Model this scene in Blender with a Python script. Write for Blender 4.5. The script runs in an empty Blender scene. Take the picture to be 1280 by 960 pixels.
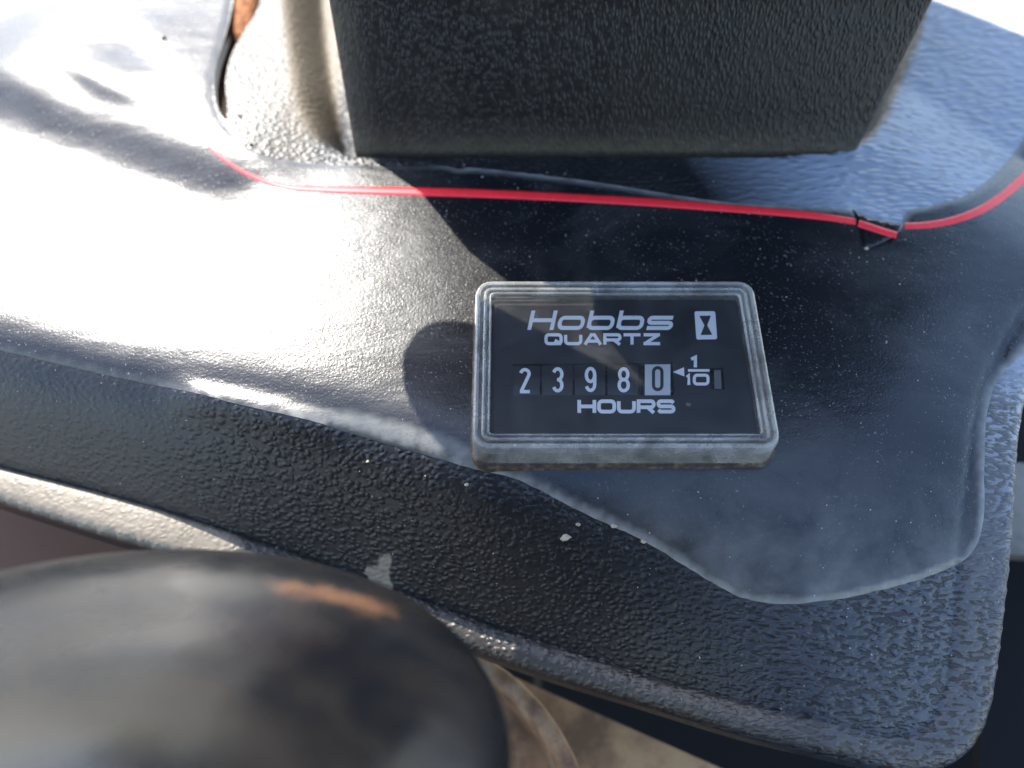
import bpy, math, random
import numpy as np
from mathutils import Vector, Matrix
from mathutils.geometry import delaunay_2d_cdt

random.seed(7)
rng = np.random.default_rng(7)
SC = bpy.context.scene
COL = SC.collection
MM = 0.001

# ------------------------------------------------------------------ camera
F_PX, CX, CY = 1065.0, 640.0, 480.0          # a 67 degree phone lens, 4:3
TILT, DIST = math.radians(30), 170.0          # mm; looks 30 degrees off the panel's normal
CAM = np.array([0.0, -DIST * math.sin(TILT), DIST * math.cos(TILT)])
FWD = -CAM / np.linalg.norm(CAM)
RGT = np.array([1.0, 0, 0])
UPV = np.cross(RGT, FWD)
cd = bpy.data.cameras.new('camera')
cam = bpy.data.objects.new('camera', cd)
COL.objects.link(cam)
cam.location = Vector(CAM * MM)
cam.rotation_euler = (TILT, 0, 0)
cd.sensor_width = 36
cd.lens = 36 * F_PX / 1280
cd.clip_start, cd.clip_end = 0.005, 600
cd.dof.use_dof = True
cd.dof.focus_distance = 0.166
cd.dof.aperture_fstop = 8.0
SC.camera = cam

# ------------------------------------------------------------------ daylight
SUN_EL = math.radians(45)
SUN_AZ = math.radians(-33)                    # from +Y, clockwise
SUNV = Vector((math.cos(SUN_EL) * math.sin(SUN_AZ), math.cos(SUN_EL) * math.cos(SUN_AZ), math.sin(SUN_EL)))
w = bpy.data.worlds.new('World')
SC.world = w
w.use_nodes = True
nt = w.node_tree
sky = nt.nodes.new('ShaderNodeTexSky')
sky.sky_type = 'NISHITA'
sky.sun_disc = False
sky.sun_elevation = SUN_EL
sky.sun_rotation = SUN_AZ
bg = nt.nodes['Background']
nt.links.new(sky.outputs[0], bg.inputs[0])
bg.inputs[1].default_value = 0.15
sl = bpy.data.lights.new('sun', 'SUN')
sl.energy = 2.7
sl.angle = math.radians(0.5)
sl.color = (1.0, 0.955, 0.87)
sun = bpy.data.objects.new('sun', sl)
COL.objects.link(sun)
sun.rotation_euler = SUNV.to_track_quat('Z', 'Y').to_euler()
SC.view_settings.view_transform = 'Standard'
SC.view_settings.look = 'None'
SC.view_settings.exposure = 2.2
SC.view_settings.gamma = 1.0

# ------------------------------------------------------------------ pixel <-> panel geometry (mm)
def ray(u, v):
    u = np.asarray(u, float); v = np.asarray(v, float)
    return ((u - CX) / F_PX)[..., None] * RGT + ((CY - v) / F_PX)[..., None] * UPV + FWD
def at_z(p, z=0.0):
    """photo pixels (1280 wide) -> x, y on the level z"""
    p = np.asarray(p, float)
    d = ray(p[..., 0], p[..., 1])
    t = (z - CAM[2]) / d[..., 2]
    return (CAM + d * t[..., None])[..., :2]
def at_depth(u, v, depth):
    return CAM + ray(u, v) * depth
def on_h(p, h, n=22):
    """photo pixels -> x, y where the sight line meets the surface z = h(x, y)"""
    p = np.asarray(p, float)
    d = ray(p[..., 0], p[..., 1])
    z = np.zeros(p.shape[:-1])
    for _ in range(n):
        t = (z - CAM[2]) / d[..., 2]
        q = CAM + d * t[..., None]
        z = 0.5 * z + 0.5 * h(q[..., :2])
    return q[..., :2]

def smooth_line(P, step, closed=False):
    """Catmull-Rom through P resampled at step"""
    P = np.asarray(P, float)
    n = len(P)
    out = []
    rngi = range(n) if closed else range(n - 1)
    for i in rngi:
        p1, p2 = P[i], P[(i + 1) % n]
        p0 = P[(i - 1) % n] if closed or i > 0 else 2 * p1 - p2
        p3 = P[(i + 2) % n] if closed or i + 2 < n else 2 * p2 - p1
        a, b, c = (max(np.linalg.norm(q) ** .5, 1e-6) for q in (p1 - p0, p2 - p1, p3 - p2))
        m1 = (p2 - p1) + b * ((p1 - p0) / a - (p2 - p0) / (a + b))
        m2 = (p2 - p1) + b * ((p3 - p2) / c - (p3 - p1) / (b + c))
        k = max(1, int(round(np.linalg.norm(p2 - p1) / step)))
        for j in range(k):
            t = j / k
            out.append((2*t**3-3*t**2+1)*p1 + (t**3-2*t**2+t)*m1 + (-2*t**3+3*t**2)*p2 + (t**3-t**2)*m2)
    if not closed:
        out.append(P[-1])
    return np.array(out)

def seg_dist(Q, L, closed=True):
    """distance of points Q to polyline L and the nearest point"""
    A = L if closed else L[:-1]
    B = np.roll(L, -1, 0) if closed else L[1:]
    D = B - A
    DD = np.maximum((D * D).sum(1), 1e-12)
    dist = np.empty(len(Q)); near = np.empty((len(Q), 2))
    for s in range(0, len(Q), 4000):
        q = Q[s:s+4000]
        t = np.clip(((q[:, None] - A) * D).sum(2) / DD, 0, 1)
        c = A + t[..., None] * D
        d2 = ((q[:, None] - c) ** 2).sum(2)
        k = d2.argmin(1)
        r = np.arange(len(q))
        dist[s:s+4000] = np.sqrt(d2[r, k]); near[s:s+4000] = c[r, k]
    return dist, near
def inside(Q, L):
    x, y = Q[:, 0], Q[:, 1]
    A, B = L, np.roll(L, -1, 0)
    res = np.zeros(len(Q), bool)
    for (x1, y1), (x2, y2) in zip(A, B):
        if y1 == y2: continue
        c = (y1 > y) != (y2 > y)
        res ^= c & (x < (x2 - x1) * (y - y1) / (y2 - y1) + x1)
    return res
def sdist(Q, L):
    """signed distance, positive inside"""
    sh = Q.shape[:-1]; q = Q.reshape(-1, 2)
    d, n = seg_dist(q, L)
    return np.where(inside(q, L), d, -d).reshape(sh), n.reshape(sh + (2,))
def sstep(x): 
    x = np.clip(x, 0, 1); return x * x * (3 - 2 * x)

# ------------------------------------------------------------------ mesh and object helpers
def obj(name, V, F, mat=None, parent=None, smooth=False):
    """link vertices (mm) and faces as ONE mesh object"""
    me = bpy.data.meshes.new(name)
    me.from_pydata([tuple(map(float, np.asarray(v) * MM)) for v in V], [], [tuple(map(int, f)) for f in F])
    me.update()
    if smooth:
        me.polygons.foreach_set('use_smooth', [True] * len(me.polygons))
    o = bpy.data.objects.new(name, me)
    COL.objects.link(o)
    for m in (mat if isinstance(mat, (list, tuple)) else [mat]):
        if m: me.materials.append(m)
    if parent: put(o, parent)
    return o
def put(o, parent):
    o.parent = parent
    o.matrix_parent_inverse = Matrix.Translation(-parent.location)
def thing(name, label, cat, loc=(0, 0, 0), group=None):
    o = bpy.data.objects.new(name, None)
    o.empty_display_size = 0.01
    o.location = Vector(loc) * MM
    COL.objects.link(o)
    return tag(o, label, cat, group)
def tag(o, label=None, cat=None, group=None, kind=None):
    for k, v in (('label', label), ('category', cat), ('group', group), ('kind', kind)):
        if v: o[k] = v
    return o
def sharp(o, deg=35):
    o.data.polygons.foreach_set('use_smooth', [True] * len(o.data.polygons))
    try:
        o.data.set_sharp_from_angle(angle=math.radians(deg))
    except Exception:
        pass

def sheet(outer, holes=(), spacing=1.3, margin=0.45, crease=()):
    """triangulate a flat outline (with holes) with an even spread of inner points"""
    lo, hi = outer.min(0), outer.max(0)
    nx, ny = int((hi[0]-lo[0]) / spacing) + 2, int((hi[1]-lo[1]) / (spacing * .866)) + 2
    gx, gy = np.meshgrid(np.arange(nx), np.arange(ny))
    G = np.stack([lo[0] + (gx + .5 * (gy % 2)) * spacing, lo[1] + gy * spacing * .866], -1).reshape(-1, 2)
    G += rng.uniform(-.08, .08, G.shape) * spacing
    ok = sdist(G, outer)[0] > margin * spacing
    for h in holes:
        ok &= sdist(G, h)[0] < -margin * spacing
    G = G[ok]
    for L in crease:                                # rows of points along a crease keep it crisp
        T = np.gradient(L, axis=0); T /= np.maximum(np.linalg.norm(T, axis=1), 1e-9)[:, None]
        N = np.c_[-T[:, 1], T[:, 0]]
        far = seg_dist(G, L, False)[0] > 1.15 * spacing
        C = np.concatenate([L + N * o_ for o_ in (-.9, -.45, 0, .45, .9)])
        C = C[(sdist(C, outer)[0] > .4 * spacing)]
        for h in holes: C = C[sdist(C, h)[0] < -.4 * spacing]
        G = np.concatenate([G[far], C])
    V = [outer] + list(holes) + [G]
    E, base = [], 0
    for L in [outer] + list(holes):
        n = len(L)
        E += [(base + i, base + (i + 1) % n) for i in range(n)]
        base += n
    allv = np.concatenate(V)
    r = delaunay_2d_cdt([Vector(v) for v in allv], E, [], 0, 1e-6, True)
    v = np.array([tuple(p) for p in r[0]])
    f = np.array([t for t in r[2]])
    c = v[f].mean(1)
    ok = inside(c, outer)
    for h in holes:
        ok &= ~inside(c, h)
    f = f[ok]
    a = v[f]
    cr = (a[:,1,0]-a[:,0,0])*(a[:,2,1]-a[:,0,1]) - (a[:,1,1]-a[:,0,1])*(a[:,2,0]-a[:,0,0])
    f[cr < 0] = f[cr < 0][:, ::-1]
    used = np.unique(f)
    m = -np.ones(len(v), int); m[used] = np.arange(len(used))
    return v[used], m[f]
def border_loops(F):
    e = {}
    for t in F:
        for i in range(3):
            e[(t[i], t[(i+1) % 3])] = 1
    return [k for k in e if (k[1], k[0]) not in e]
def skirt(V, F, fn):
    """hang a wall from every border edge of the sheet; fn(points) -> list of rows of points"""
    V = np.asarray(V); B = border_loops(F)
    ids = sorted({i for e in B for i in e})
    pos = {i: k for k, i in enumerate(ids)}
    rows = fn(V[ids])
    VV = [V]; FF = [list(map(int, t)) for t in F]
    base = len(V); prev = None
    for r in rows:
        VV.append(r)
        for a, b in B:
            ia, ib = (a, b) if prev is None else (prev + pos[a], prev + pos[b])
            FF.append([ib, ia, base + pos[a], base + pos[b]])
        prev = base; base += len(ids)
    return np.concatenate(VV), FF
def loops_mesh(rows, cap_first=False, cap_last=False):
    """rows of equal length closed loops joined by quads"""
    n = len(rows[0]); V = np.concatenate(rows); F = []
    for k in range(len(rows) - 1):
        for i in range(n):
            j = (i + 1) % n
            F.append([k*n+i, k*n+j, (k+1)*n+j, (k+1)*n+i])
    if cap_first: F.append(list(range(n))[::-1])
    if cap_last: F.append([(len(rows)-1)*n + i for i in range(n)])
    return V, F
def rrect(cx, cy, wx, wy, r, z, seg=6, taper=0.0):
    """rounded rectangle loop, counter-clockwise"""
    r = max(min(r, wx/2 - .01, wy/2 - .01), .01)
    P = []
    for sx, sy, a0 in ((1, -1, -90), (1, 1, 0), (-1, 1, 90), (-1, -1, 180)):
        for k in range(seg + 1):
            a = math.radians(a0 + 90 * k / seg)
            P.append((cx + sx*(wx/2 - r) + r*math.cos(a), cy + sy*(wy/2 - r) + r*math.sin(a), z))
    return np.array(P)
def lathe(profile, n=64, axis=(0, 0, 1), origin=(0, 0, 0)):
    """profile of (radius, height) turned about axis"""
    ax = Vector(axis).normalized()
    q = Vector((0, 0, 1)).rotation_difference(ax)
    rows = []
    for r, h in profile:
        rows.append(np.array([np.array(origin) + np.array(q @ Vector((r*math.cos(2*math.pi*k/n), r*math.sin(2*math.pi*k/n), h))) for k in range(n)]))
    return loops_mesh(rows, True, True)

# ------------------------------------------------------------------ materials
class M:
    def __init__(s, name):
        s.m = bpy.data.materials.new(name)
        s.m.use_nodes = True
        s.t = s.m.node_tree
        s.b = s.t.nodes['Principled BSDF']
        s.out = s.t.nodes['Material Output']
        tc = s.t.nodes.new('ShaderNodeTexCoord')
        mp = s.t.nodes.new('ShaderNodeMapping')
        mp.inputs['Scale'].default_value = (1000, 1000, 1000)      # object space in mm
        s.t.links.new(tc.outputs['Object'], mp.inputs['Vector'])
        s.co = mp.outputs[0]
    def n(s, typ, **kw):
        x = s.t.nodes.new('ShaderNode' + typ)
        for k, v in kw.items(): setattr(x, k, v)
        return x
    def l(s, a, b): s.t.links.new(a, b)
    def set(s, **kw):
        for k, v in kw.items():
            k = k.replace('_', ' ')
            if isinstance(v, bpy.types.NodeSocket): s.l(v, s.b.inputs[k])
            else: s.b.inputs[k].default_value = (*v, 1) if isinstance(v, tuple) and len(v) == 3 else v
    def map(s, scale=(1, 1, 1), rot=(0, 0, 0), co=None):
        x = s.n('Mapping')
        x.inputs['Scale'].default_value = scale
        x.inputs['Rotation'].default_value = rot
        s.l(co or s.co, x.inputs['Vector'])
        return x.outputs[0]
    def noise(s, scale, detail=3, rough=.55, co=None, dist=0.0):
        x = s.n('TexNoise')
        x.inputs['Scale'].default_value = scale
        x.inputs['Detail'].default_value = detail
        x.inputs['Roughness'].default_value = rough
        x.inputs['Distortion'].default_value = dist
        s.l(co or s.co, x.inputs['Vector'])
        return x.outputs[0]
    def vor(s, scale, co=None, feature='F1', smooth=.5):
        x = s.n('TexVoronoi', feature=feature)
        x.inputs['Scale'].default_value = scale
        if feature == 'SMOOTH_F1': x.inputs['Smoothness'].default_value = smooth
        s.l(co or s.co, x.inputs['Vector'])
        return x.outputs['Distance']
    def ramp(s, f, stops):
        x = s.n('ValToRGB')
        e = x.color_ramp.elements
        while len(e) < len(stops): e.new(.5)
        for q, (p, c) in zip(e, stops):
            q.position = p
            q.color = (*((c,) * 3 if not isinstance(c, tuple) else c), 1)
        s.l(f, x.inputs[0])
        return x.outputs[0]
    def mix(s, f, a, b):
        x = s.n('Mix', data_type='RGBA')
        for sock, v in ((x.inputs[0], f), (x.inputs[6], a), (x.inputs[7], b)):
            if isinstance(v, bpy.types.NodeSocket): s.l(v, sock)
            else: sock.default_value = (*v, 1) if isinstance(v, tuple) else v
        return x.outputs[2]
    def math(s, op, a, b=0.0, c=0.0):
        x = s.n('Math', operation=op)
        for i, v in enumerate((a, b, c)):
            if isinstance(v, bpy.types.NodeSocket): s.l(v, x.inputs[i])
            else: x.inputs[i].default_value = v
        return x.outputs[0]
    def add(s, co, f, amt):
        """co shifted by a noise colour"""
        x = s.n('VectorMath', operation='MULTIPLY_ADD')
        nz = s.n('TexNoise'); nz.inputs['Scale'].default_value = f; nz.inputs['Detail'].default_value = 1
        s.l(co, nz.inputs['Vector'])
        s.l(nz.outputs['Color'], x.inputs[0]); x.inputs[1].default_value = (amt,) * 3; s.l(co, x.inputs[2])
        return x.outputs[0]
    def bump(s, h, dist_mm, strength=1.0, prev=None):
        x = s.n('Bump')
        x.inputs['Distance'].default_value = dist_mm * MM
        x.inputs['Strength'].default_value = strength
        s.l(h, x.inputs['Height'])
        if prev: s.l(prev, x.inputs['Normal'])
        return x.outputs[0]

def grained_plastic(name, base, stretch=(1, 1, 1), rot=(0, 0, 0), size=1.0, depth=.35, rough=.45, dust=(.11, .10, .085), dusty=.35, coarse=False, spec=.5):
    """black moulded plastic with a wrinkled leather grain and dry dust"""
    m = M(name)
    c = m.map(stretch, rot)
    c = m.add(c, .35, 1.6)
    g = m.vor(.62 / size, c, 'SMOOTH_F1', .35)
    h = m.ramp(g, [(.05, 1.0), (.62, 0.0)])
    if coarse:
        c2 = m.add(m.map((.52, 1.25, 1), (0, 0, .30)), .45, 1.1)
        sx = m.n('SeparateXYZ'); m.l(m.co, sx.inputs[0])
        worm = m.ramp(m.noise(.98, 1.5, .5, c2), [(.40, 0.0), (.47, .9), (.62, 1.5)])
        c3 = m.add(m.map((.42, 1.2, 1), (0, 0, .12)), .30, 1.8)
        wave = m.ramp(m.vor(.66, c3, 'SMOOTH_F1', .4), [(.05, 1.7), (.6, 0.0)])
        front = m.ramp(m.math('MULTIPLY_ADD', sx.outputs[1], -.06, .75), [(0, 0.0), (1, 1.0)])
        h2_ = m.mix(front, wave, worm)
        h = m.mix(m.ramp(m.math('MULTIPLY_ADD', sx.outputs[0], .02, -.5), [(.0, 0.0), (.9, 1.0)]), h, h2_)
        h = m.math('MULTIPLY', h, m.ramp(m.math('MULTIPLY_ADD', sx.outputs[0], .03, 2.2), [(.0, .35), (.9, 1.0)]))     # worn smooth at the left end
    fine = m.noise(1.5, 2)
    h = m.math('MULTIPLY_ADD', fine, .25, h)
    big = m.noise(.045, 3)
    spk = m.noise(1.1, 2, .6)
    d1 = m.ramp(big, [(.38, 0.0), (.75, dusty)])
    d2 = m.ramp(spk, [(.66, 0.0), (.74, .5)])
    df = m.math('MAXIMUM', d1, d2)
    if coarse:                                    # blue sky sheen painted into the colour towards the right end
        sky_sheen = m.math('MULTIPLY', m.ramp(m.math('ADD', m.math('MULTIPLY_ADD', sx.outputs[0], .024, -1.62), m.math('MULTIPLY', sx.outputs[1], .011)), [(.0, 0.0), (.75, 1.0)]), m.ramp(big, [(.2, .7), (.7, 1.0)]))
        base = m.mix(sky_sheen, base, (.27, .305, .365))
        grain_glint = m.math('MULTIPLY', m.ramp(m.math('MULTIPLY_ADD', sx.outputs[0], .016, -.55), [(.0, 0.0), (.9, 1.0)]), m.math('MULTIPLY', front, m.ramp(h2_, [(.3, 0.0), (1.0, 1.0)])))
        base = m.mix(grain_glint, base, (.050, .056, .068))          # sky glints painted onto the tops of the coarse grain
    m.b.inputs['Specular IOR Level'].default_value = spec
    at = m.n('Attribute', attribute_name='dirt_and_light')
    dirt_and_light = m.math('MULTIPLY', at.outputs['Fac'], m.ramp(m.noise(.5, 3), [(.25, .55), (.65, 1.0)]))
    base = m.mix(dirt_and_light, base, (.30, .245, .165))
    df = m.math('MAXIMUM', df, m.math('MULTIPLY', dirt_and_light, .6))
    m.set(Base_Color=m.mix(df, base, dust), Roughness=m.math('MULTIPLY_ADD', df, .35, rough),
          Normal=m.bump(h, depth, 1.0))
    return m.m

def make_decal():
    m = M('decal_vinyl')
    wisp = m.noise(.028, 5, .6, m.map((1, 1.6, 1), (0, 0, .5)), .8)
    film = m.ramp(wisp, [(.45, 0.0), (.78, .13)])
    sx = m.n('SeparateXYZ'); m.l(m.co, sx.inputs[0])
    low = m.ramp(m.math('MULTIPLY_ADD', sx.outputs[1], -.03, -.35), [(0, 0.0), (.8, 1.0)])      # dust and milky sky sheen painted into the low dish
    rgt = m.ramp(m.math('MULTIPLY_ADD', sx.outputs[0], .03, .1), [(0, 0.0), (.8, 1.0)])
    dish_film = m.math('MULTIPLY', m.math('MULTIPLY', low, rgt), m.ramp(m.noise(.085, 5, .65, None, .3), [(.34, .08), (.70, .40)]))
    film = m.math('MAXIMUM', film, dish_film)
    spk = m.noise(1.9, 2, .5)
    patch = m.ramp(m.noise(.06, 2), [(.35, .0), (.7, 1.0)])
    sp = m.math('MULTIPLY', m.ramp(spk, [(.655, 0.0), (.70, .6)]), patch)
    v = m.ramp(m.vor(.55), [(.0, .6), (.10, 0.0)])
    dust = m.math('MAXIMUM', m.math('MAXIMUM', film, sp), m.math('MULTIPLY', v, m.ramp(m.noise(.16, 2), [(.5, 0.0), (.62, .8)])))  # dust, plus the sky sheen painted into the dish
    peel = m.noise(2.1, 3, .6)
    creep = m.noise(.12, 3, .5, m.map((1, 2.5, 1), (0, 0, -.5)))
    n1 = m.bump(peel, .055, 1.0)
    n2 = m.bump(creep, .5, .25, n1)
    at = m.n('Attribute', attribute_name='wear')
    wear = m.math('MULTIPLY', at.outputs['Fac'], m.ramp(m.noise(.35, 3), [(.25, .45), (.6, 1.0)]))
    dust = m.math('MAXIMUM', dust, wear)
    m.set(Base_Color=m.mix(dust, (.006, .0065, .008), (.24, .235, .215)),
          Roughness=m.math('MULTIPLY_ADD', dust, .4, .25), Normal=n2)
    return m.m
def plain(name, base, rough=.5, metal=0.0, var=.0, **kw):
    m = M(name)
    m.set(Base_Color=base, Roughness=rough, Metallic=metal, **kw)
    if var:
        nz = m.noise(.5, 3)
        m.set(Base_Color=m.mix(m.ramp(nz, [(.35, 0.0), (.7, 1.0)]), base, tuple(min(1, c * (1 + var)) for c in base)))
    return m.m
def rusty(name, a, b, c, scale=.12, rough=.75, depth=.25):
    m = M(name)
    nz = m.noise(scale, 6, .65)
    col = m.ramp(nz, [(.36, a), (.5, b), (.64, c)])
    fine = m.noise(1.4, 4, .7)
    m.set(Base_Color=m.mix(m.math('MULTIPLY', fine, .5), col, tuple(x * .45 for x in b)), Roughness=rough, Normal=m.bump(fine, depth))
    return m.m
def clear_plastic(name, tint=(.97, .98, .98), haze=.06, rough=.06, haze_col=(.55, .56, .55)):
    """thin clear plastic: lets light straight through, mirrors a little, carries a film of dust"""
    m = M(name)
    tr = m.n('BsdfTransparent'); tr.inputs[0].default_value = (*tint, 1)
    gl = m.n('BsdfGlossy'); gl.inputs['Roughness'].default_value = rough
    fr = m.n('Fresnel'); fr.inputs[0].default_value = 1.45
    di = m.n('BsdfDiffuse'); di.inputs[0].default_value = (*haze_col, 1)
    nz = m.noise(.13, 5, .65, None, .6)
    spk = m.noise(1.3, 2)
    hz = m.math('MULTIPLY', m.ramp(nz, [(.3, .25), (.75, 1.0)]), haze)
    hz = m.math('MAXIMUM', hz, m.ramp(spk, [(.70, 0.0), (.76, .35)]))
    m1 = m.n('MixShader'); m2 = m.n('MixShader')
    m.l(hz, m1.inputs[0]); m.l(tr.outputs[0], m1.inputs[1]); m.l(di.outputs[0], m1.inputs[2])
    m.l(fr.outputs[0], m2.inputs[0]); m.l(m1.outputs[0], m2.inputs[1]); m.l(gl.outputs[0], m2.inputs[2])
    m.l(m2.outputs[0], m.out.inputs['Surface'])
    return m.m

MAT = dict(
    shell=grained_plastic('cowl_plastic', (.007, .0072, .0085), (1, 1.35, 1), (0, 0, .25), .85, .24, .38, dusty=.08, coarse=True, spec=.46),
    block=grained_plastic('column_plastic', (.007, .0065, .006), (1.5, 1, .55), (0, 0, 0), 0.62, .15, .36, (.055, .043, .028), .16, spec=.30),
    decal=make_decal(),
    red=plain('red_stripe', (.80, .02, .03), .45, var=.15),
    face=plain('dial_black', (.006, .0065, .008), .45),
    ink=plain('white_ink', (.90, .88, .84), .6),
    drum=plain('drum_black', (.012, .012, .012), .4),
    drum_white=plain('drum_white', (.62, .61, .58), .5),
    black_ink=plain('black_ink', (.01, .01, .01), .5),
    lens=clear_plastic('lens_clear', haze=.10, haze_col=(.26, .26, .26)),
    rim=clear_plastic('bezel_clear', (0.9, .9, .88), .54, .04, (.62, .59, .53)),
    gasket=rusty('meter_grime', (.02, .014, .01), (.06, .035, .02), (.16, .11, .07), .5, .8, .2),
    rust=rusty('orange_rust', (.06, .02, .01), (.34, .11, .028), (.55, .26, .09), 1.2, .85, .7),
    plate=rusty('dusty_steel', (.12, .06, .025), (.50, .29, .13), (.60, .38, .19), .03, .6, .08),
    dark=plain('flat_black', (.006, .006, .007), .8, Specular_IOR_Level=.15),
    pale=rusty('worn_grey_paint', (.06, .055, .045), (.16, .145, .12), (.24, .22, .18), .05, .6, .05),
    crumb=plain('dry_soil', (.30, .25, .18), .9, var=.4),
    dark_crumb=plain('dark_soil', (.07, .05, .035), .9, var=.4),
    dust=plain('dust_grain', (.46, .43, .37), .9),
)
def make_knob(spot):
    m = M('worn_knob_plastic')
    nz = m.noise(.05, 4, .6, None, .4)
    d = m.ramp(nz, [(.40, 0.0), (.66, .8)])
    r = None
    sh = m.add(m.co, .3, 6.0)
    for p in spot:
        v = m.n('VectorMath', operation='DISTANCE')
        m.l(sh, v.inputs[0]); v.inputs[1].default_value = tuple(p + 3.0)
        q = m.ramp(m.math('MULTIPLY', v.outputs['Value'], .05), [(.04, .85), (.22, 0.0)])
        r = q if r is None else m.math('MAXIMUM', r, q)
    base = m.mix(d, (.004, .0045, .006), (.014, .012, .010))
    m.b.inputs['Specular IOR Level'].default_value = .36
    m.set(Base_Color=m.mix(r, base, (.11, .055, .028)), Roughness=m.math('MULTIPLY_ADD', d, .14, .22),
          Normal=m.bump(m.noise(.09, 3), .5, .5))
    return m.m
def make_ground():
    m = M('pale_concrete')
    nz = m.noise(.004, 6, .6)
    m.set(Base_Color=m.ramp(nz, [(.3, (.24, .23, .21)), (.7, (.42, .41, .38))]), Roughness=.85)
    return m.m
MAT['ground'] = make_ground()
def make_plate():
    m = M('dusty_steel')
    nz = m.noise(.03, 6, .65)
    sx = m.n('SeparateXYZ'); m.l(m.co, sx.inputs[0])
    k = m.ramp(m.math('ADD', m.math('MULTIPLY', sx.outputs[0], -.02), m.math('MULTIPLY_ADD', nz, .8, -1.0)), [(.0, 0.0), (.6, 1.0)])     # rusted through towards the left
    col = m.ramp(nz, [(.36, (.14, .07, .03)), (.5, (.50, .29, .13)), (.64, (.60, .38, .19))])
    fine = m.noise(1.4, 4, .7)
    col = m.mix(m.math('MULTIPLY', fine, .5), col, (.22, .13, .06))
    m.set(Base_Color=m.mix(k, col, m.mix(fine, (.05, .018, .006), (.12, .045, .015))), Roughness=.65, Normal=m.bump(fine, .08))
    return m.m
MAT['plate'] = make_plate()
MAT['collar'] = rusty('rusted_collar', (.09, .04, .02), (.24, .13, .06), (.36, .25, .15), .12, .6, .15)

# ------------------------------------------------------------------ setting
g = obj('ground', [(-90000, -90000, -720), (90000, -90000, -720), (90000, 90000, -720), (-90000, 90000, -720)], [(0, 1, 2, 3)], MAT['ground'])
tag(g, kind='structure')

# ------------------------------------------------------------------ the cowl's surface
# bend line where the top turns down into the front slope (photo pixels)
bend_px = [(-420, 352), (-150, 415), (0, 449), (150, 481), (300, 513), (440, 546), (540, 576), (620, 598), (720, 612), (850, 622),
           (1000, 625), (1120, 605), (1190, 560), (1215, 490), (1240, 430), (1300, 340), (1400, 240)]
bend = smooth_line(at_z(bend_px), 3.0)
plateau = np.concatenate([bend, [(230, 200), (-260, 200)]])
# opening the column stands in
open_px = [(348, -150), (354, 0), (364, 80), (376, 140), (394, 172), (425, 189), (480, 194.5), (700, 193), (1030, 189), (1070, 181), (1096, 160), (1121, 112), (1136, 75), (1150, 35), (1158, 0), (1166, -70)]
def dents(q):
    """shallow hollows and folds of the worn top, upper left"""
    z = np.zeros(q.shape[:-1])
    for pts, wid, amp in (([(-90, 88), (0, 118), (70, 148), (150, 176), (230, 204), (310, 230), (390, 248)], 7.0, 2.5),
                          ([(40, 70), (90, 98), (140, 126), (190, 143), (240, 160)], 2.4, .75),
                          ([(118, 14), (160, 38), (196, 72), (224, 108)], 2.0, .7)):
        L = smooth_line(at_z(pts), 3.0)
        Q = q.reshape(-1, 2)
        d, n = seg_dist(Q, L, False)
        sg = np.where(Q[:, 1] >= n[:, 1], d, -d)
        en = np.minimum(np.linalg.norm(n - L[0], axis=1), np.linalg.norm(n - L[-1], axis=1))
        z += (amp * np.tanh(sg / wid) * np.exp(-(d / (wid * 6)) ** 2) * sstep(en / 24)).reshape(z.shape)
    return z
def h0(q):
    q = np.asarray(q, float)
    s, _ = sdist(q, plateau)
    s = -s
    k = sstep((q[..., 0] + 15) / 75)
    slope = 1.72 * (1 - k) + .55 * k
    slope = slope + .32 * sstep((q[..., 0] + 80) / 45) * (1 - k)
    r = 3.4 * (1 - k) + 6.0 * k
    z = -slope * r * np.logaddexp(0, s / r)
    # the warped stretch of the front edge
    z = z + 2.4 * np.exp(-((q[..., 0] + 52) / 17) ** 4) * np.exp(-((s + 1.2) / 2.6) ** 2)
    # the back right corner falls away from the viewer
    d = np.maximum((q[..., 0] - 88) * .75 + (q[..., 1] - 58) * .66, 0)
    d = np.minimum(d, 34)
    return z + dents(q) - .30 * d * d / (d + 22)
opening = smooth_line(on_h(open_px, h0), 1.5)
opening = np.concatenate([opening, [(150, 190), (-52, 190)]])
# inner line of the raised border along the front
rim_px = [(-300, 505), (-100, 556), (0, 583), (130, 616), (250, 652), (380, 695), (500, 738), (600, 776), (720, 815), (850, 855), (980, 888), (1080, 912), (1132, 918),
          (1162, 905), (1180, 872), (1190, 800), (1200, 700), (1212, 600), (1225, 510), (1262, 420), (1330, 330), (1440, 220)]
rim_in = smooth_line(on_h(rim_px, h0, 50), 3.0)
rim_poly = np.concatenate([rim_in, [(250, 200), (-260, 200)]])
def h1(q):
    """with the border: a ledge that levels out beyond its inner line"""
    q = np.asarray(q, float)
    z = h0(q)
    s, near = sdist(q, rim_poly)
    out = np.maximum(-s, 0)
    zl = h0(near) - .12 * out + .5 * (1 - np.exp(-out / .8))
    z = np.where(s < 0, zl, z)
    groove = -.28 * np.exp(-(s / 1.1) ** 2)
    return z + groove
edge_px = [(-320, 535), (-100, 594), (0, 627), (130, 668), (230, 696), (330, 722), (480, 772), (640, 829), (800, 878), (960, 925), (1070, 950), (1130, 962), (1185, 958), (1225, 930), (1247, 880),
           (1259, 800), (1270, 700), (1277, 600), (1284, 520), (1304, 445), (1360, 350), (1465, 230)]
edge = smooth_line(on_h(edge_px, h1, 50), 1.6)
back_px = np.array([(1420, 86), (1280, 38), (1200, 6), (1150, -12), (1050, -55), (900, -120)])
back = on_h(back_px, h0, 60)
outline = np.concatenate([edge, back, [(-60, 185), (-205, 185)]])
outline = outline[np.r_[True, np.linalg.norm(np.diff(outline, axis=0), axis=1) > .2]]
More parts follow.
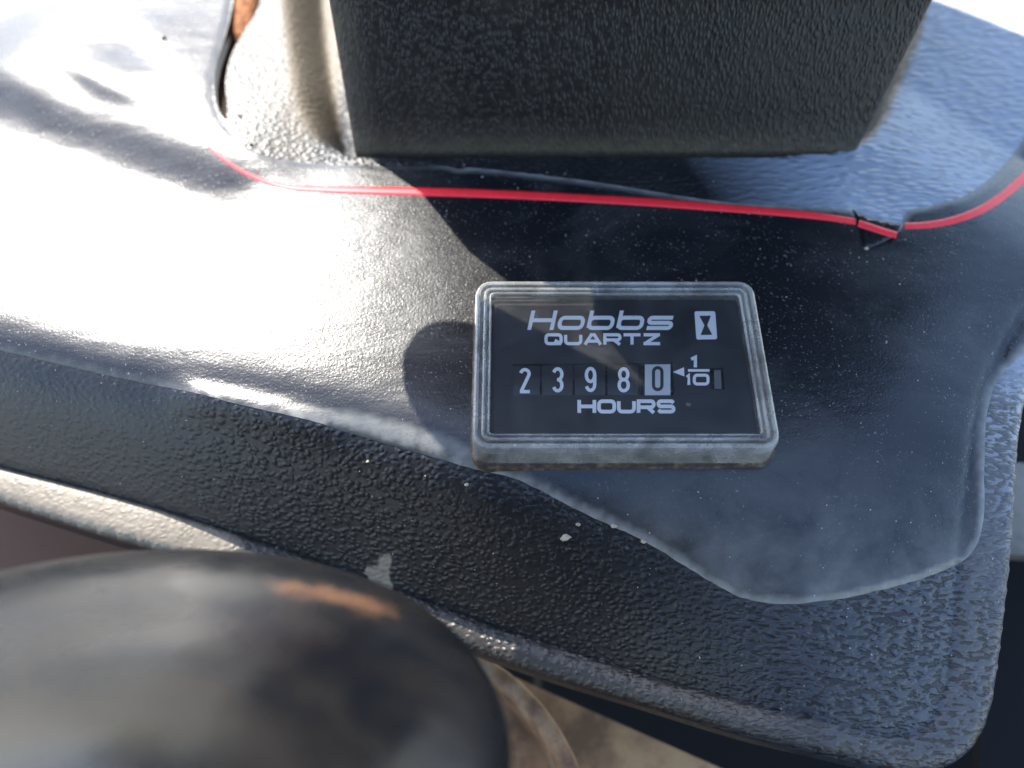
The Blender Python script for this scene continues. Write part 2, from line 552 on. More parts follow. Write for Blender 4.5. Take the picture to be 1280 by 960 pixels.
def dens(L, step=1.4):
    out = []
    for a, b in zip(L, np.roll(L, -1, 0)):
        k = max(1, int(np.linalg.norm(b - a) / step))
        out += [a + (b - a) * i / k for i in range(k)]
    return np.array(out)
outline = dens(outline, 2.5)
def h2(q):
    """with the column's socket and the rounded outer edge"""
    q = np.asarray(q, float)
    z = h1(q)
    s, near = sdist(q, opening)
    wid = 1.2 + 7.5 * sstep((-36 - near[..., 0]) / 8) + 5 * sstep((near[..., 0] - 72) / 14)
    t = np.clip((s + .6) / wid, 0, 1)
    z = z - 16 * t * t * (1.6 - .6 * t)
    e, _ = sdist(q, outline)
    R = 2.6
    d = np.clip(e, 0, R)
    return z - (R - np.sqrt(np.maximum(R * R - (R - d) ** 2, 0))) * (e < R)

crack_px = [(300, -60), (293, 0), (284, 45), (273, 85), (270, 118), (277, 146), (285, 158), (287, 140), (284, 112), (290, 76), (303, 48), (322, 14), (327, -10), (330, -60)]
crack = dens(smooth_line(at_z(crack_px), 1.0, True), 1.0)
cowl = thing('dashboard_cowl', 'black grained plastic dashboard cowl with red striped decal and split corner', 'dashboard panel', (0, 0, 0))
v, f = sheet(outline, [crack], 1.25, crease=[smooth_line(rim_in, .8)])
V = np.c_[v, h2(v)]
ctr = np.array([0.0, 40.0])
def wall(P):
    isc = seg_dist(P[:, :2], crack)[0] < .01
    rows = []
    for dz, ins in ((1.5, 0.1), (5, .5), (9, 1.0)):
        d = ctr - P[:, :2]; d /= np.linalg.norm(d, axis=1)[:, None]
        r = P.copy(); r[:, 2] -= np.where(isc, min(dz, 3.0), dz)
        r[:, :2] += d * np.where(isc, 0, ins)[:, None]
        rows.append(r)
    return rows
V, F = skirt(V, f, wall)
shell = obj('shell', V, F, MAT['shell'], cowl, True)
def point_values(o, name, val):
    a = o.data.attributes.new(name, 'FLOAT', 'POINT')
    a.data.foreach_set('value', np.asarray(val, np.float32))
so = sdist(V[:, :2], opening)[0]
ends = np.clip(sstep((-44 - V[:, 0]) / 8) + .8 * sstep((V[:, 0] - 78) / 6), 0, 1)
dirt_and_light = np.where(so > -.8, .95, .50 * np.exp(-np.maximum(-so, 0) / 9) * (V[:, 0] < 0)) * ends
ledge = sstep(-sdist(V[:, :2], rim_poly)[0] / 1.2) * (V[:, 2] > h1(V[:, :2]) - 1.2)
dirt_and_light = np.maximum(dirt_and_light, ledge * (.10 + .65 * sstep((-57 - V[:, 0]) / 6)))  # ledge dust, made paler at left to paint the sunlit stretch
sun_patch = on_h(np.array([(474, 728)], float), h2)[0]  # sunlit patch painted as pale colour on the shaded ledge
dirt_and_light = np.maximum(dirt_and_light, 1.5 * ((abs(V[:, 0] - sun_patch[0]) < 2.6) & (abs(V[:, 1] - sun_patch[1] - .3 * (V[:, 0] - sun_patch[0])) < 2.4)))
point_values(shell, 'dirt_and_light', dirt_and_light)
sharp(shell, 50)

# ------------------------------------------------------------------ decal
dec_px = [(-420, -160), (150, -170), (292, -60), (289, 0), (280, 45), (269, 85), (266, 118), (273, 147), (286, 164), (303, 180), (332, 195), (385, 204), (450, 207), (510, 209), (560, 208.5), (572, 212),
          (585, 210), (640, 215), (700, 222), (760, 230), (830, 242), (900, 252), (1000, 259), (1062, 263), (1078, 270), (1100, 277), (1124, 282),
          (1133, 265), (1165, 257), (1205, 245), (1235, 225), (1260, 200), (1285, 165), (1330, 110), (1480, 40),
          (1480, 200), (1340, 350), (1282, 438), (1250, 472), (1234, 515), (1230, 590), (1229, 650), (1217, 688), (1185, 711), (1100, 738), (1030, 751), (970, 755), (925, 746), (872, 717),
          (832, 692), (790, 669), (750, 651), (700, 626), (640, 597), (600, 588), (550, 574), (500, 560), (440, 542), (395, 528), (350, 517), (300, 506), (200, 483), (100, 462), (0, 438), (-200, 392), (-420, 342)]
dec_out = on_h(np.array(dec_px), h1)
dec_out = dens(smooth_line(dec_out, 1.4, True), 1.6)
dec_out += rng.normal(0, .05, dec_out.shape)
v, f = sheet(dec_out, [], 1.25)
def h_dec(q):
    z = h2(q)
    e, _ = sdist(q, dec_out)
    return z + .30 - .22 * np.exp(-np.maximum(e, 0) / .5)
V = np.c_[v, h_dec(v)]
V, F = skirt(V, f, lambda P: [P - np.array([0, 0, .35])])
decal = obj('decal', V, F, MAT['decal'], cowl, True)
e = seg_dist(V[:, :2], dec_out)[0]
pu, pv = V[:, 0], V[:, 1]
wear = .95 * np.exp(-(e / 1.1) ** 2) * (.25 + .75 * sstep((V[:, 0] + 22) / 14))
strip = smooth_line(on_h(np.array([(370, 519), (440, 530), (500, 544), (550, 560), (600, 581)], float), h1), 2.0)
wear = np.maximum(wear, .55 * np.exp(-(seg_dist(V[:, :2], strip, False)[0] / 2.2) ** 4))
at = decal.data.attributes.new('wear', 'FLOAT', 'POINT')
at.data.foreach_set('value', wear.astype(np.float32))
sharp(decal, 60)

def ribbon(px, wid_px, h, lift, name, mat, parent, thick=.06):
    """a band laid along photo pixels on the surface h"""
    L = smooth_line(np.array(px, float), 4.0)
    T = np.gradient(L, axis=0); T /= np.linalg.norm(T, axis=1)[:, None]
    N = np.c_[-T[:, 1], T[:, 0]]
    wv = np.interp(np.linspace(0, 1, len(L)), np.linspace(0, 1, len(wid_px)), wid_px)
    rows = []
    for o_ in (-.5, -.17, .17, .5):
        q = on_h(L + N * (wv * o_)[:, None], h)
        rows.append(np.c_[q, h(q) + lift])
    low = [rows[0] - [0, 0, thick]], [rows[-1] - [0, 0, thick]]
    rows = [low[0][0]] + rows + [low[1][0]]
    n = len(L); V = np.concatenate(rows); F = []
    for k in range(len(rows) - 1):
        for i in range(n - 1):
            F.append([k*n+i, (k+1)*n+i, (k+1)*n+i+1, k*n+i+1])
    return obj(name, V, F, mat, parent, True)
ribbon([(228, 130), (236, 146), (246, 163), (262, 184), (285, 203), (315, 220), (355, 233), (400, 236.5), (450, 238), (540, 240), (640, 243.5), (800, 252), (900, 259.5), (970, 265), (1030, 271), (1070, 277)],
       [1.5, 5, 9, 10.5, 10, 10, 9, 8], h_dec, .04, 'pinstripe', MAT['red'], decal)
ribbon([(1131, 282.5), (1160, 281), (1190, 275.5), (1222, 264), (1250, 247), (1275, 226), (1310, 190)], [8, 9, 10.5, 11, 11], h_dec, .04, 'pinstripe', MAT['red'], decal)
# torn corner folded over
fl_px = np.array([(1066, 262.5), (1085, 273), (1105, 279), (1127, 283), (1124, 291), (1116, 298), (1104, 304), (1090, 309), (1079, 312), (1074, 288)])
fo = dens(on_h(fl_px, h_dec), .8)
v, f = sheet(fo, [], .9)
fold = on_h(np.array([(1066, 262.5), (1079, 312)]), h_dec)
fd = seg_dist(v, fold, False)[0]
h_fl = lambda q: h_dec(q) + .12 + .10 * np.minimum(seg_dist(np.asarray(q).reshape(-1, 2), fold, False)[0], 8).reshape(np.asarray(q).shape[:-1])
V, F = skirt(np.c_[v, h_fl(v)], f, lambda P: [P - np.array([0, 0, .22])])
flap = obj('torn_flap', V, F, MAT['decal'], decal, True)
flap['label'] = 'torn lifted corner of the decal'
ribbon([(1073, 279), (1090, 284.5), (1105, 289.5), (1121, 294)], [9, 9, 8.5], h_fl, .05, 'pinstripe', MAT['red'], decal)

# rusty metal showing in the split
b0 = at_z([(308, 4)], -1.5)[0]
rows = []
for t in np.linspace(0, 1, 14):
    c = at_z([(313 - 14 * t, -60 + 108 * t)], -1.0)[0]
    r = 3.9 * math.sqrt(max(1 - max(0, t - .55) ** 2 / .2026, .02))
    rows.append(np.array([(c[0] + r * math.cos(a), c[1] + .25 * r * math.sin(a), -2.4 + r * .75 * math.sin(a) + .25 * math.sin(9 * t + a * 2)) for a in np.linspace(0, 2 * math.pi, 16, endpoint=False)]))
Vv, Ff = loops_mesh(rows, True, True)
br = obj('rusty_strut', Vv, Ff, MAT['rust'], None, True)
tag(br, 'orange rusted metal strut showing through the split in the cowl', 'metal strut')
liner = obj('support_plate', *loops_mesh([rrect(-92, 112, 30, 92, 4, -16), rrect(-92, 112, 30, 92, 4, -12)], True, True), rusty('brown_rust', (.10, .055, .03), (.26, .16, .09), (.34, .23, .13), .2), None)
tag(liner, 'brown rusted plate under the cowl, seen down the narrow split', 'metal plate')

# ------------------------------------------------------------------ steering column cover
colm = thing('column_cover', 'tall black wrinkle grained column cover rising out of the cowl socket', 'column cover', (22, 90, -14))
xl, xr, yf = -37.8, 82.6, at_z([(700, 190)])[0][1]
def col_loop(z):
    lean = .40 * min(max(z, 0), 36)
    x0, x1, y0, y1 = xl - .05 * max(z, 0) + .38 * max(z - 53, 0), xr + .25 * max(z, 0), yf + .6 + lean, yf + 150
    L = rrect((x0+x1)/2, (y0+y1)/2, x1-x0, y1-y0, 2.2, z, 6)
    # the front bows slightly
    t = (L[:, 0] - x0) / (x1 - x0)
    fr = L[:, 1] < y0 + 10
    L[fr, 1] -= 1.6 * np.sin(np.pi * t[fr])
    return L
rows = []
def densify(L, k=3):
    out = []
    for a, b in zip(L, np.roll(L, -1, 0)):
        n = 1 if np.linalg.norm(b - a) < 4 else 24
        out += [a + (b - a) * i / n for i in range(n)]
    return np.array(out)
base = None
for z in (-14, -6, -2, 0, 4, 8, 12, 16, 20, 24, 28, 34, 42, 55, 70, 78):
    L = col_loop(z)
    t = np.linspace(0, 1, len(L))
    if base is None:
        idx = []
        for i in range(len(L)):
            j = (i + 1) % len(L)
            n = 1 if np.linalg.norm(L[i] - L[j]) < 4 else 24
            idx += [(i, j, q / n) for q in range(n)]
        base = idx
    rows.append(np.array([L[i] + (L[j] - L[i]) * q for i, j, q in base]))
for R in rows:
    t = (R[:, 0] - xl) / (xr - xl)
    fr = R[:, 1] < yf + 14
BV, BF = loops_mesh(rows, True, True)
body = obj('body', BV, BF, MAT['block'], colm, True)
point_values(body, 'dirt_and_light', .30 * np.exp(-(np.maximum(BV[:, 2], 0) / 3.2) ** 2) + .22 * sstep((-30 - BV[:, 0]) / 9))  # dust at the foot; left end paler to paint bounced light
sharp(body, 40)
# unseen head added to darken reflections, with a shadow-casting end at its left
refl_blocker = obj('reflection_blocker', *loops_mesh([rrect(63, 137, 172, 134, 8, 78.3), rrect(63, 137, 178, 140, 12, 84), rrect(63, 137, 178, 140, 12, 196), rrect(63, 137, 168, 130, 10, 202)], True, True), MAT['block'], colm, True)
sharp(refl_blocker, 40)
caster = []  # unseen bulb shaped to cast the shadow beside the meter
for d in np.r_[np.linspace(0, 14, 10), np.linspace(18, 118, 18)]:
    g = .10 * max(d - 45, 0)
    r = 12.0 * math.sqrt(max(1 - (max(0, 12 - d) / 12.1) ** 2, .001)) + g
    c = np.array([-63 + d * .72, 70.0 - .12 * max(d - 12, 0) - g, 76 + d * .69])
    caster.append(np.array([c + r * math.cos(a) * np.array([0, 1, 0]) + r * math.sin(a) * np.array([-.69, 0, .72]) for a in np.linspace(0, 2*math.pi, 28, endpoint=False)]))
lv = obj('shadow_caster', *loops_mesh(caster, True, True), MAT['dark'], colm, True)
bar = []  # unseen rod added to keep sun off the front ledge
for d in np.r_[np.linspace(0, 6, 6), np.linspace(12, 150, 16)]:
    r = 6.8 * math.sqrt(max(1 - (max(0, 6.8 - d) / 6.9) ** 2, .001))
    c = np.array([-66 + d * .74, 53, 84 + d * .67])
    bar.append(np.array([c + r * math.cos(a) * np.array([0, 1, 0]) + r * math.sin(a) * np.array([-.67, 0, .74]) for a in np.linspace(0, 2*math.pi, 24, endpoint=False)]))
obj('shade_rod', *loops_mesh(bar, True, True), MAT['dark'], colm, True)

# ------------------------------------------------------------------ hour meter
ZT = 7.0                                         # top of the bezel
TL, TR, BL, BR = at_z([(594, 351), (944, 349), (590, 560), (976, 561)], ZT)
mx, my = (TL + TR + BL + BR) / 4
mw, mh = (TR[0]-TL[0] + BR[0]-BL[0]) / 2, (TL[1]-BL[1] + TR[1]-BR[1]) / 2
meter = thing('hour_meter', 'rectangular hour meter with clear bezel and white lettering set into the cowl', 'hour meter', (mx, my, 0))
R0 = 3.2
def grime(L, a):
    return L + np.c_[rng.normal(0, a, (len(L), 2)), np.zeros(len(L))]
obj('housing', *loops_mesh([rrect(mx, my, mw + .6, mh + .6, R0, -3, 14), grime(rrect(mx, my, mw + 1.0, mh + 1.0, R0, .75, 14), .10), rrect(mx, my, mw - 2, mh - 2, R0, .9, 14), rrect(mx, my, mw - 6, mh - 6, R0 - 2, -1.6, 14)]), MAT['gasket'], meter, True)
prof = [(-.15, .92, 3.4), (-.15, 1.6, 3.4), (-.05, 4.6, 3.3), (.0, 6.1, 3.2), (.22, 6.75, 3.0), (.6, 7.0, 2.6), (1.05, 6.85, 2.2), (1.25, 6.0, 2.0), (1.55, 5.9, 1.8), (1.75, 6.75, 1.7), (2.0, 6.95, 1.5), (2.3, 6.8, 1.3),
        (2.45, 6.0, 1.1), (2.75, 5.95, 1.0), (2.9, 6.6, .9), (3.1, 6.7, .85), (3.3, 6.3, .8), (3.35, 4.6, .7)]
bez = obj('bezel', *loops_mesh([rrect(mx, my, mw - 2*i, mh - 2*i, r, z) for i, z, r in prof]), MAT['rim'], meter, True)
sharp(bez, 25)
obj('lens', *loops_mesh([rrect(mx, my, mw - 6.6, mh - 6.6, .8, 6.2)], False, True), MAT['lens'], meter)
ZF = 4.6
dw, dh = mw - 6.4, mh - 6.4
slot_px = np.array([(640, 494), (843, 494), (841, 453), (641, 455)], float)
slot = at_z(slot_px, ZF)
win_px = np.array([(888, 487), (906, 487), (904, 460), (887, 460)], float)
win = at_z(win_px, ZF)
dout = rrect(mx, my, dw, dh, .8, ZF)[:, :2]
v, f = sheet(dout, [slot, win], 6.0)
V, F = skirt(np.c_[v, np.full(len(v), ZF)], f, lambda P: [P - np.array([0, 0, 1.1])])
dial = obj('dial', V, F, MAT['face'], meter)

def stroke(paths, wid, place):
    """flat pen strokes; place(points in letter space px) -> x, y, z"""
    V, F = [], []
    for P, closed in paths:
        P = np.array(P, float)
        if closed and np.allclose(P[0], P[-1]): P = P[:-1]
        if place:                                  # short steps, to follow a curved ground
            R = []
            for a, b in zip(P, np.roll(P, -1, 0)) if closed else zip(P[:-1], P[1:]):
                k = max(1, int(np.linalg.norm(b - a) / place))
                R += [a + (b - a) * i / k for i in range(k)]
            P = np.array(R + ([] if closed else [P[-1]]))
        P = P[np.r_[True, np.linalg.norm(np.diff(P, axis=0), axis=1) > 1e-3]]
        n = len(P)
        nx = np.roll(P, -1, 0) - P; pv = P - np.roll(P, 1, 0)
        if not closed: nx[-1] = pv[-1]; pv[0] = nx[0]
        nx /= np.linalg.norm(nx, axis=1)[:, None]; pv /= np.linalg.norm(pv, axis=1)[:, None]
        n1 = np.c_[-pv[:, 1], pv[:, 0]]; n2 = np.c_[-nx[:, 1], nx[:, 0]]
        m = n1 + n2; m /= np.maximum((m * n2).sum(1), .45)[:, None]
        a, b = P + m * wid / 2, P - m * wid / 2
        k = len(V)
        V += list(a) + list(b)
        for i in range(n if closed else n - 1):
            j = (i + 1) % n
            F.append([k + i, k + j, k + n + j, k + n + i])
    return np.array(V), F
def arc(cx, cy, rx, ry, a0, a1, n=8):
    return [(cx + rx * math.cos(math.radians(a0 + (a1-a0)*i/n)), cy - ry * math.sin(math.radians(a0 + (a1-a0)*i/n))) for i in range(n + 1)]
def rbox(x0, y0, x1, y1, r):
    """closed rounded box, y down"""
    return (arc(x1-r, y0+r, r, r, 90, 0, 4) + arc(x1-r, y1-r, r, r, 0, -90, 4) + arc(x0+r, y1-r, r, r, -90, -180, 4) + arc(x0+r, y0+r, r, r, 180, 90, 4), True)
def wide(ch, w, h, r=None):
    """letters of an extended square face in a w by h box, y down from the cap line"""
    r = r or h * .32
    if ch in 'O0': return [rbox(0, 0, w, h, r)]
    if ch == 'Q': return [rbox(0, 0, w, h, r), ([(w*.58, h*.62), (w*1.02, h*1.06)], False)]
    if ch == 'U': return [([(0, 0), (0, h-r)] + arc(r, h-r, r, r, 180, 270, 4)[1:] + arc(w-r, h-r, r, r, 270, 360, 4) + [(w, 0)], False)]
    if ch == 'H': return [([(0, -.12*h), (0, h*1.12)], False), ([(w, -.12*h), (w, h*1.12)], False), ([(0, h*.5), (w, h*.5)], False)]
    if ch == 'A': return [([(-.02*w, h*1.12), (w*.40, 0), (w*.60, 0), (w*1.02, h*1.12)], False), ([(w*.18, h*.72), (w*.82, h*.72)], False)]
    if ch == 'R': return [([(0, h*1.12), (0, 0), (w-r*.8, 0)] + arc(w-r*.8, h*.29, r*.8, h*.29, 90, -90, 6)[1:] + [(0, h*.58)], False), ([(w*.60, h*.58), (w, h*1.12)], False)]
    if ch == 'T': return [([(-.06*w, 0), (w*1.06, 0)], False), ([(w/2, 0), (w/2, h*1.12)], False)]
    if ch == 'Z': return [([(-.03*w, 0), (w*1.05, 0)], False), ([(w*.90, h*.06), (w*.10, h*.94)], False), ([(-.04*w, h), (w*1.06, h)], False)]
    if ch == 'S': return [([(w, h*.16), (w-r*.6, 0)] + [(r*.7, 0)] + arc(r*.7, h*.25, r*.7, h*.25, 90, 270, 5)[1:] + arc(w-r*.7, h*.75, r*.7, h*.25, 90, -90, 5) + [(r*.6, h), (0, h*.84)], False)]
    if ch == 'o': return [rbox(0, h*.34, w, h, r*.8)]
    if ch == 'b': return [([(0, -.12*h), (0, h*.98)], False), rbox(0, h*.34, w, h, r*.8)]
    if ch == 's':
        q = h*.165
        return [([(w*1.02, h*.34)] + arc(q, h*.34+q, q, q, 90, 270, 5) + arc(w-q, h-q, q, q, 90, -90, 5) + [(-.04*w, h)], False)]
    if ch == '1': return [([(w*.1, h*.22), (w*.62, 0), (w*.62, h*1.1)], False)]
def word(text, x0, x1, y, h, pen, gap=.34, slant=0, wide_of=None, z=None, name='lettering', persp=0.0):
    """a word between photo columns x0..x1, its strokes centred between rows y and y + h"""
    wt = [(.28 if c == '1' else 1.0) * ((wide_of or {}).get(c, 1.0)) for c in text]
    u = (x1 - x0) / (sum(wt) + gap * (len(text) - 1))
    V, F, x = [], [], x0
    for c, ww in zip(text, wt):
        a, b = stroke(wide(c, u * ww, h), pen, None)
        a[:, 0] += x + slant * (h - a[:, 1])
        a[:, 1] += y
        F += [[i + len(V) for i in q] for q in b]
        V += list(a); x += u * (ww + gap)
    return flat(name, np.array(V), F, ZF + .03, MAT['ink'], dial)
def flat(name, Vpx, F, z, mat, parent):
    q = at_z(Vpx, z)
    a = np.c_[q, np.full(len(q), z)]
    # wind every face upward
    FF = []
    for f_ in F:
        p = a[f_]
        ar = sum(p[i][0]*p[(i+1) % len(p)][1] - p[(i+1) % len(p)][0]*p[i][1] for i in range(len(p)))
        FF.append(f_ if ar > 0 else f_[::-1])
    # lay successive strokes a hair apart so that crossings never share a plane
    return obj(name, a + np.c_[np.zeros((len(a), 2)), np.arange(len(a)) * 2e-5], FF, mat, parent)
word('Hobbs', 662, 838, 390.5, 19.5, 4.9, .30, .22, {'H': .98})
word('QUARTZ', 682.5, 824, 418.5, 11, 4.0, .30)
word('HOURS', 724, 842, 501.5, 13.0, 4.6, .30)
word('1', 863, 873, 446.5, 11.5, 4.0)
word('10', 858, 885, 469, 11, 3.8, .3)
flat('fraction_bar', np.array([(860, 464.6), (887, 464.6), (887, 461.4), (860, 461.4)], float), [[0, 1, 2, 3]], ZF + .03, MAT['ink'], dial)
flat('pointer', np.array([(841, 465), (855, 459), (855.5, 470.5)], float), [[0, 1, 2]], ZF + .03, MAT['ink'], dial)
# hourglass emblem: white plate with a black hourglass
E = np.array([(868, 389), (894, 389), (896.5, 424), (870.5, 424.5)], float)
def emb(s, t): return (1-t)*((1-s)*E[0] + s*E[1]) + t*((1-s)*E[3] + s*E[2])
em = flat('emblem', np.array([emb(*p) for p in ((.06, 0), (.94, 0), (1, .05), (1, .95), (.94, 1), (.06, 1), (0, .95), (0, .05))]), [list(range(8))], ZF + .03, MAT['ink'], dial)
flat('emblem_hourglass', np.array([emb(*p) for p in ((.22, .16), (.78, .16), (.57, .5), (.78, .84), (.22, .84), (.43, .5))]), [[0, 1, 2, 5], [5, 2, 3, 4]], ZF + .06, MAT['black_ink'], dial)

# number drums: slightly barrelled strips across the slot
ZD = ZF - .75
def digit(ch, w, h):
    q = w / 2
    if ch == '0': return [(arc(q, q, q, q, 180, 0, 8) + arc(q, h-q, q, q, 0, -180, 8), True)]
    if ch == '2': return [(arc(q, q, q, q, 170, -35, 9) + [(w*.08, h*.97)], False), ([(-.1*w, h), (w*1.1, h)], False)]
    if ch == '3': return [(arc(q, h*.25, q, h*.25, 160, -75, 9) + [(w*.42, h*.49)] , False), ([(w*.42, h*.49)] + arc(q, h*.745, q, h*.255, 75, -160, 9), False)]
    if ch == '8': return [(arc(q, h*.25, q*.9, h*.25, 90, 450, 14)[:-1], True), (arc(q, h*.74, q, h*.26, 90, 450, 14)[:-1], True)]
    if ch == '9': return [(arc(q, h*.30, q, h*.30, 90, 450, 14)[:-1], True), ([(w, h*.30)] + arc(q, h*.72, q, h*.28, 0, -160, 8), False)]
for ch, x, y, wht in (('2', 655.5, 462, 0), ('3', 696.5, 461, 0), ('9', 737.5, 460.5, 0), ('8', 778.5, 461, 0), ('0', 821.5, 459.5, 1)):
    hw = 19.0
    rows = []
    for k in range(9):
        t = -1 + 2 * k / 8
        zz = ZD + .35 * (1 - t * t)
        q = at_z([(x - hw if not wht else x - 15.5, 474 + 23 * t), (x + hw if not wht else x + 16.5, 474 + 23 * t)], zz)
        rows.append(np.array([(q[0][0], q[0][1], zz), (q[1][0], q[1][1], zz)]))
    V = np.concatenate(rows); F = [[2*k, 2*k+2, 2*k+3, 2*k+1] for k in range(8)]
    dr = obj('number_drum', V, F, MAT['drum_white' if wht else 'drum'], meter, True)
    dr['label'] = 'white tenths drum' if wht else 'black number drum'
    a, b = stroke(digit(ch, 10.5 if ch != '8' else 11.5, 27.5), 4.2 if not wht else 4.0, 2.5)
    a += np.array([x - 5.2 + .6, y])
    t = (a[:, 1] - 474) / 23
    zz = ZD + .35 * (1 - t * t) + .06
    d3 = np.array([np.r_[at_z([p], z_)[0], z_] for p, z_ in zip(a, zz)]) + np.c_[np.zeros((len(a), 2)), np.arange(len(a)) * 3e-5]
    obj('digit', d3, b, MAT['black_ink' if wht else 'ink'], dr)
q = at_z([(893, 486), (902, 486), (901, 461), (892.5, 461)], ZD)
obj('indicator', np.c_[q, np.full(4, ZD)], [(0, 1, 2, 3)], plain('indicator_grey', (.16, .15, .14), .6), meter)

# ------------------------------------------------------------------ lever knob in front
KD = 104.0
kc = at_depth(160, 962, KD)
toc = CAM - kc; toc /= np.linalg.norm(toc)
ax = Vector((0.05, .80, .60)).normalized()
knob = thing('lever_knob', 'big worn dark lever knob, out of focus in front of the cowl', 'lever knob', tuple(kc))
A, Cc, ex = 47.0, 21.0, 2.5
prof = []
for k in range(61):
    t = math.pi * (k / 60 - .5)
    c, s_ = math.cos(t), math.sin(t)
    prof.append((max(A * abs(c) ** (2/ex), .02), Cc * math.copysign(abs(s_) ** (2/ex), s_)))
KV, KF = lathe(prof, 96, ax, kc)
dep = (KV - CAM) @ FWD
pu, pv = CX + F_PX * ((KV - CAM) @ RGT) / dep, CY - F_PX * ((KV - CAM) @ UPV) / dep
seen = ((KV - CAM) * (KV - kc)).sum(1) < 0
MAT['knob'] = make_knob([KV[np.where(seen, (pu - a) ** 2 + (pv - b) ** 2, 1e9).argmin()] for a, b in ((378, 688), (400, 694), (424, 703), (446, 714), (468, 730))])
obj('grip', KV, KF, MAT['knob'], knob, True)
obj('stem', *lathe([(9, -110), (9, -26), (13, -24), (13, -14)], 32, ax, kc), MAT['rust'], knob, True)

cc = at_z([(478, 1062)], -60)[0]
ring = [(46, -80), (46, -64), (45, -60), (42, -60), (41, -64), (41, -80)]
RV, RF = lathe(ring, 72)
obj('collar', RV + [cc[0], cc[1], 0], RF[:-2], MAT['collar'], knob, True)

# ------------------------------------------------------------------ steel below the cowl
ZP = -80.0
p = at_z([(-700, 255), (640, 845), (905, 962), (985, 998), (985, 1040), (-700, 1040)], ZP)
pl = np.array([(*q, ZP) for q in p])
plate = obj('mounting_plate', *loops_mesh([pl - [0, 0, 5], pl], True, True), MAT['plate'], None)
tag(plate, 'dusty tan steel plate with rust below the cowl front edge', 'steel plate')
cr = np.array([(-420, -620, -150), (420, -620, -150), (420, 60, -150), (-420, 60, -150)], float)  # black sheet added to give the gap below its darkness
gap_sheet = obj('dark_gap_sheet', *loops_mesh([cr - [0, 0, 60], cr], True, True), MAT['dark'], None)
tag(gap_sheet, 'added black sheet for the shade of the dark gap under the cowl', 'shade sheet')

# pale painted side frame beyond the cowl's right end
side = thing('side_frame', 'pale worn side frame beyond the right end of the cowl', 'machine frame', (140, -40, -100))
for k, (r0, r1, z, m_) in enumerate(((575, 690, -60, 'pale'),)):
    q = at_z([(1225, r1), (1500, r1 + 20), (1500, r0 + 20), (1225, r0)], z)
    L = np.c_[q, np.full(4, z)]
    obj('flange', *loops_mesh([L - [0, 0, 4], L], True, True), MAT[m_], side)
q = at_z([(1225, 1100), (1600, 1100), (1600, 500), (1225, 500)], -84)
L = np.c_[q, np.full(4, -84.0)]
obj('web', *loops_mesh([L - [0, 0, 4], L], True, True), MAT['dark'], side)

# crumbs of soil
def crumb(u, v, r_px, h, mat, label, lift=0.0):
    p = on_h(np.array([(u, v)]), h)[0]
    z = float(h(np.array([p]))[0]) + lift
    r = r_px * .155
    V, F = lathe([(.01, -.5), (.75, -.35), (1, .05), (.7, .5), (.01, .72)], 9)
    V = V * r * rng.uniform(.72, 1.25, (len(V), 1)) * [1, .85, .8] + [p[0], p[1], z + .2 * r]
    o = obj('soil_crumb', V, F, mat, None, True)
    tag(o, label, 'crumb', 'crumbs of dry soil on the cowl')
crumb(707, 672, 6.5, h2, MAT['crumb'], 'largest pale crumb on the grained plastic below the hour meter')
crumb(723, 656, 3.2, h2, MAT['crumb'], 'small pale crumb just above right of the largest pale crumb')
crumb(767, 658, 4.0, h_dec, MAT['crumb'], 'tan crumb caught on the wavy lower edge of the decal')
crumb(804, 677, 3.8, h2, MAT['crumb'], 'pale pink crumb just under the decal edge right of the tan one')
crumb(205, 48, 5.0, h_dec, MAT['dark_crumb'], 'dark crumb alone on the sunlit glare left of the crack')
crumb(583, 606, 3.0, h2, MAT['crumb'], 'tan crumb just below the lit decal corner left of the meter')
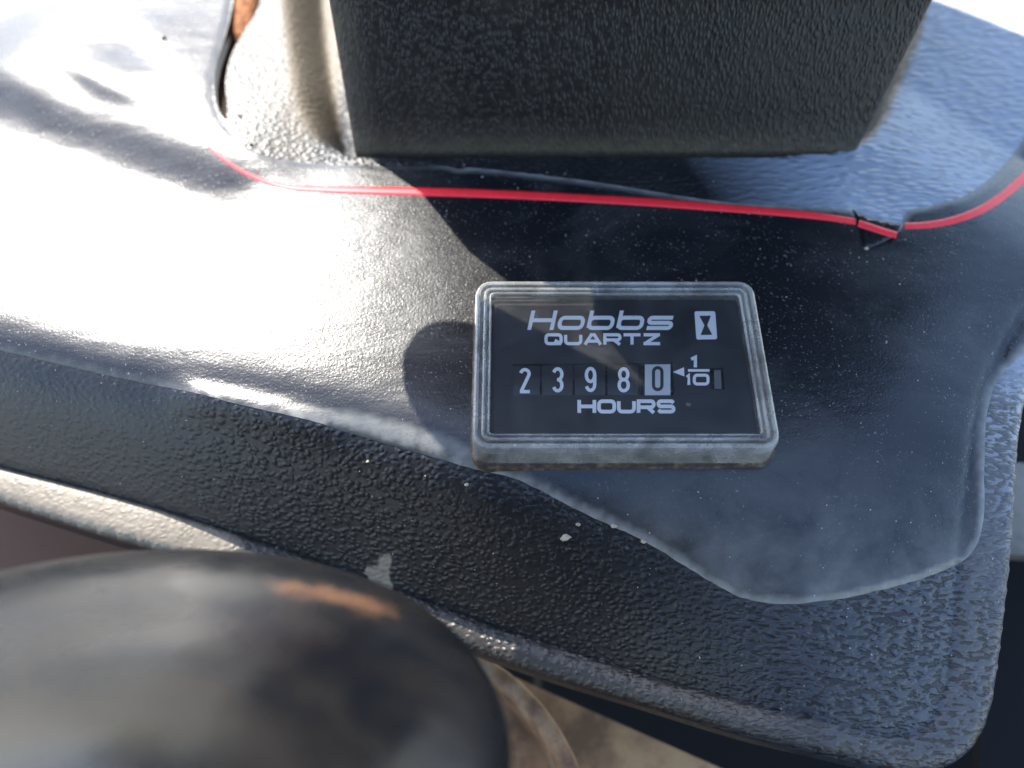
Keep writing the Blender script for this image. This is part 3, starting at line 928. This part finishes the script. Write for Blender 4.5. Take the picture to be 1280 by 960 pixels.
crumb(460, 577, 2.6, h2, MAT['crumb'], 'tiny tan crumb on the dark slope below the sunlit decal')
crumb(1083, 311, 3.0, h_dec, MAT['crumb'], 'pale crumb at the lower tip of the torn decal corner')
crumb(300, 145, 3.2, h2, MAT['dark_crumb'], 'brown crumb at the lower end of the crack')
crumb(314, 181, 3.6, h2, MAT['dark_crumb'], 'brown crumb between the crack and the red stripe')
crumb(860, 506, 3.0, lambda q: np.full(np.asarray(q).shape[:-1], 6.2), MAT['dark_crumb'], 'tan crumb lying on the clear meter window')

# loose dust
n = 2600
q = np.c_[rng.uniform(-110, 110, n), rng.uniform(-70, 75, n)]
ok = (sdist(q, outline)[0] > 1) & (sdist(q, opening)[0] < 0) & ~((abs(q[:, 0]-mx) < mw/2+1) & (abs(q[:, 1]-my) < mh/2+1))
q = q[ok]
zz = np.where(sdist(q, dec_out)[0] > 0, h_dec(q), h2(q))
V, F = [], []
for (x, y), z in zip(q, zz):
    r = .05 + .20 * rng.random() ** 5
    a = rng.random() * 6
    k = len(V)
    V += [(x + r*math.cos(a+i*2.1)*rng.uniform(.6, 1.3), y + r*math.sin(a+i*2.1)*rng.uniform(.6, 1.3), z) for i in range(3)] + [(x, y, z + r * .9)]
    F += [(k, k+1, k+3), (k+1, k+2, k+3), (k+2, k, k+3)]
du = obj('dust', V, F, MAT['dust'])
tag(du, 'fine pale dust grains scattered over the cowl and decal', None, None, 'stuff')

# added unseen seat behind the camera, keeps front sky out of reflections
blocker = thing('sky_blocker', 'added unseen black seat facing the cowl from the near side', 'blocker', (0, -520, -300))
def pad(name, cx, cy, cz, sx, sy, sz):
    rows = [rrect(cx, cy, sx - 2*i, sy - 2*i, 50, cz + z, 6) for i, z in ((18, -sz/2), (4, -sz/2 + 8), (0, -sz/2 + 25), (0, sz/2 - 25), (4, sz/2 - 8), (18, sz/2))]
    o = obj(name, *loops_mesh(rows, True, True), MAT['dark'], blocker, True); sharp(o, 40)
pad('blocker_base', 0, -430, -280, 480, 420, 110)
pad('blocker_back', 0, -640, 110, 560, 110, 740)
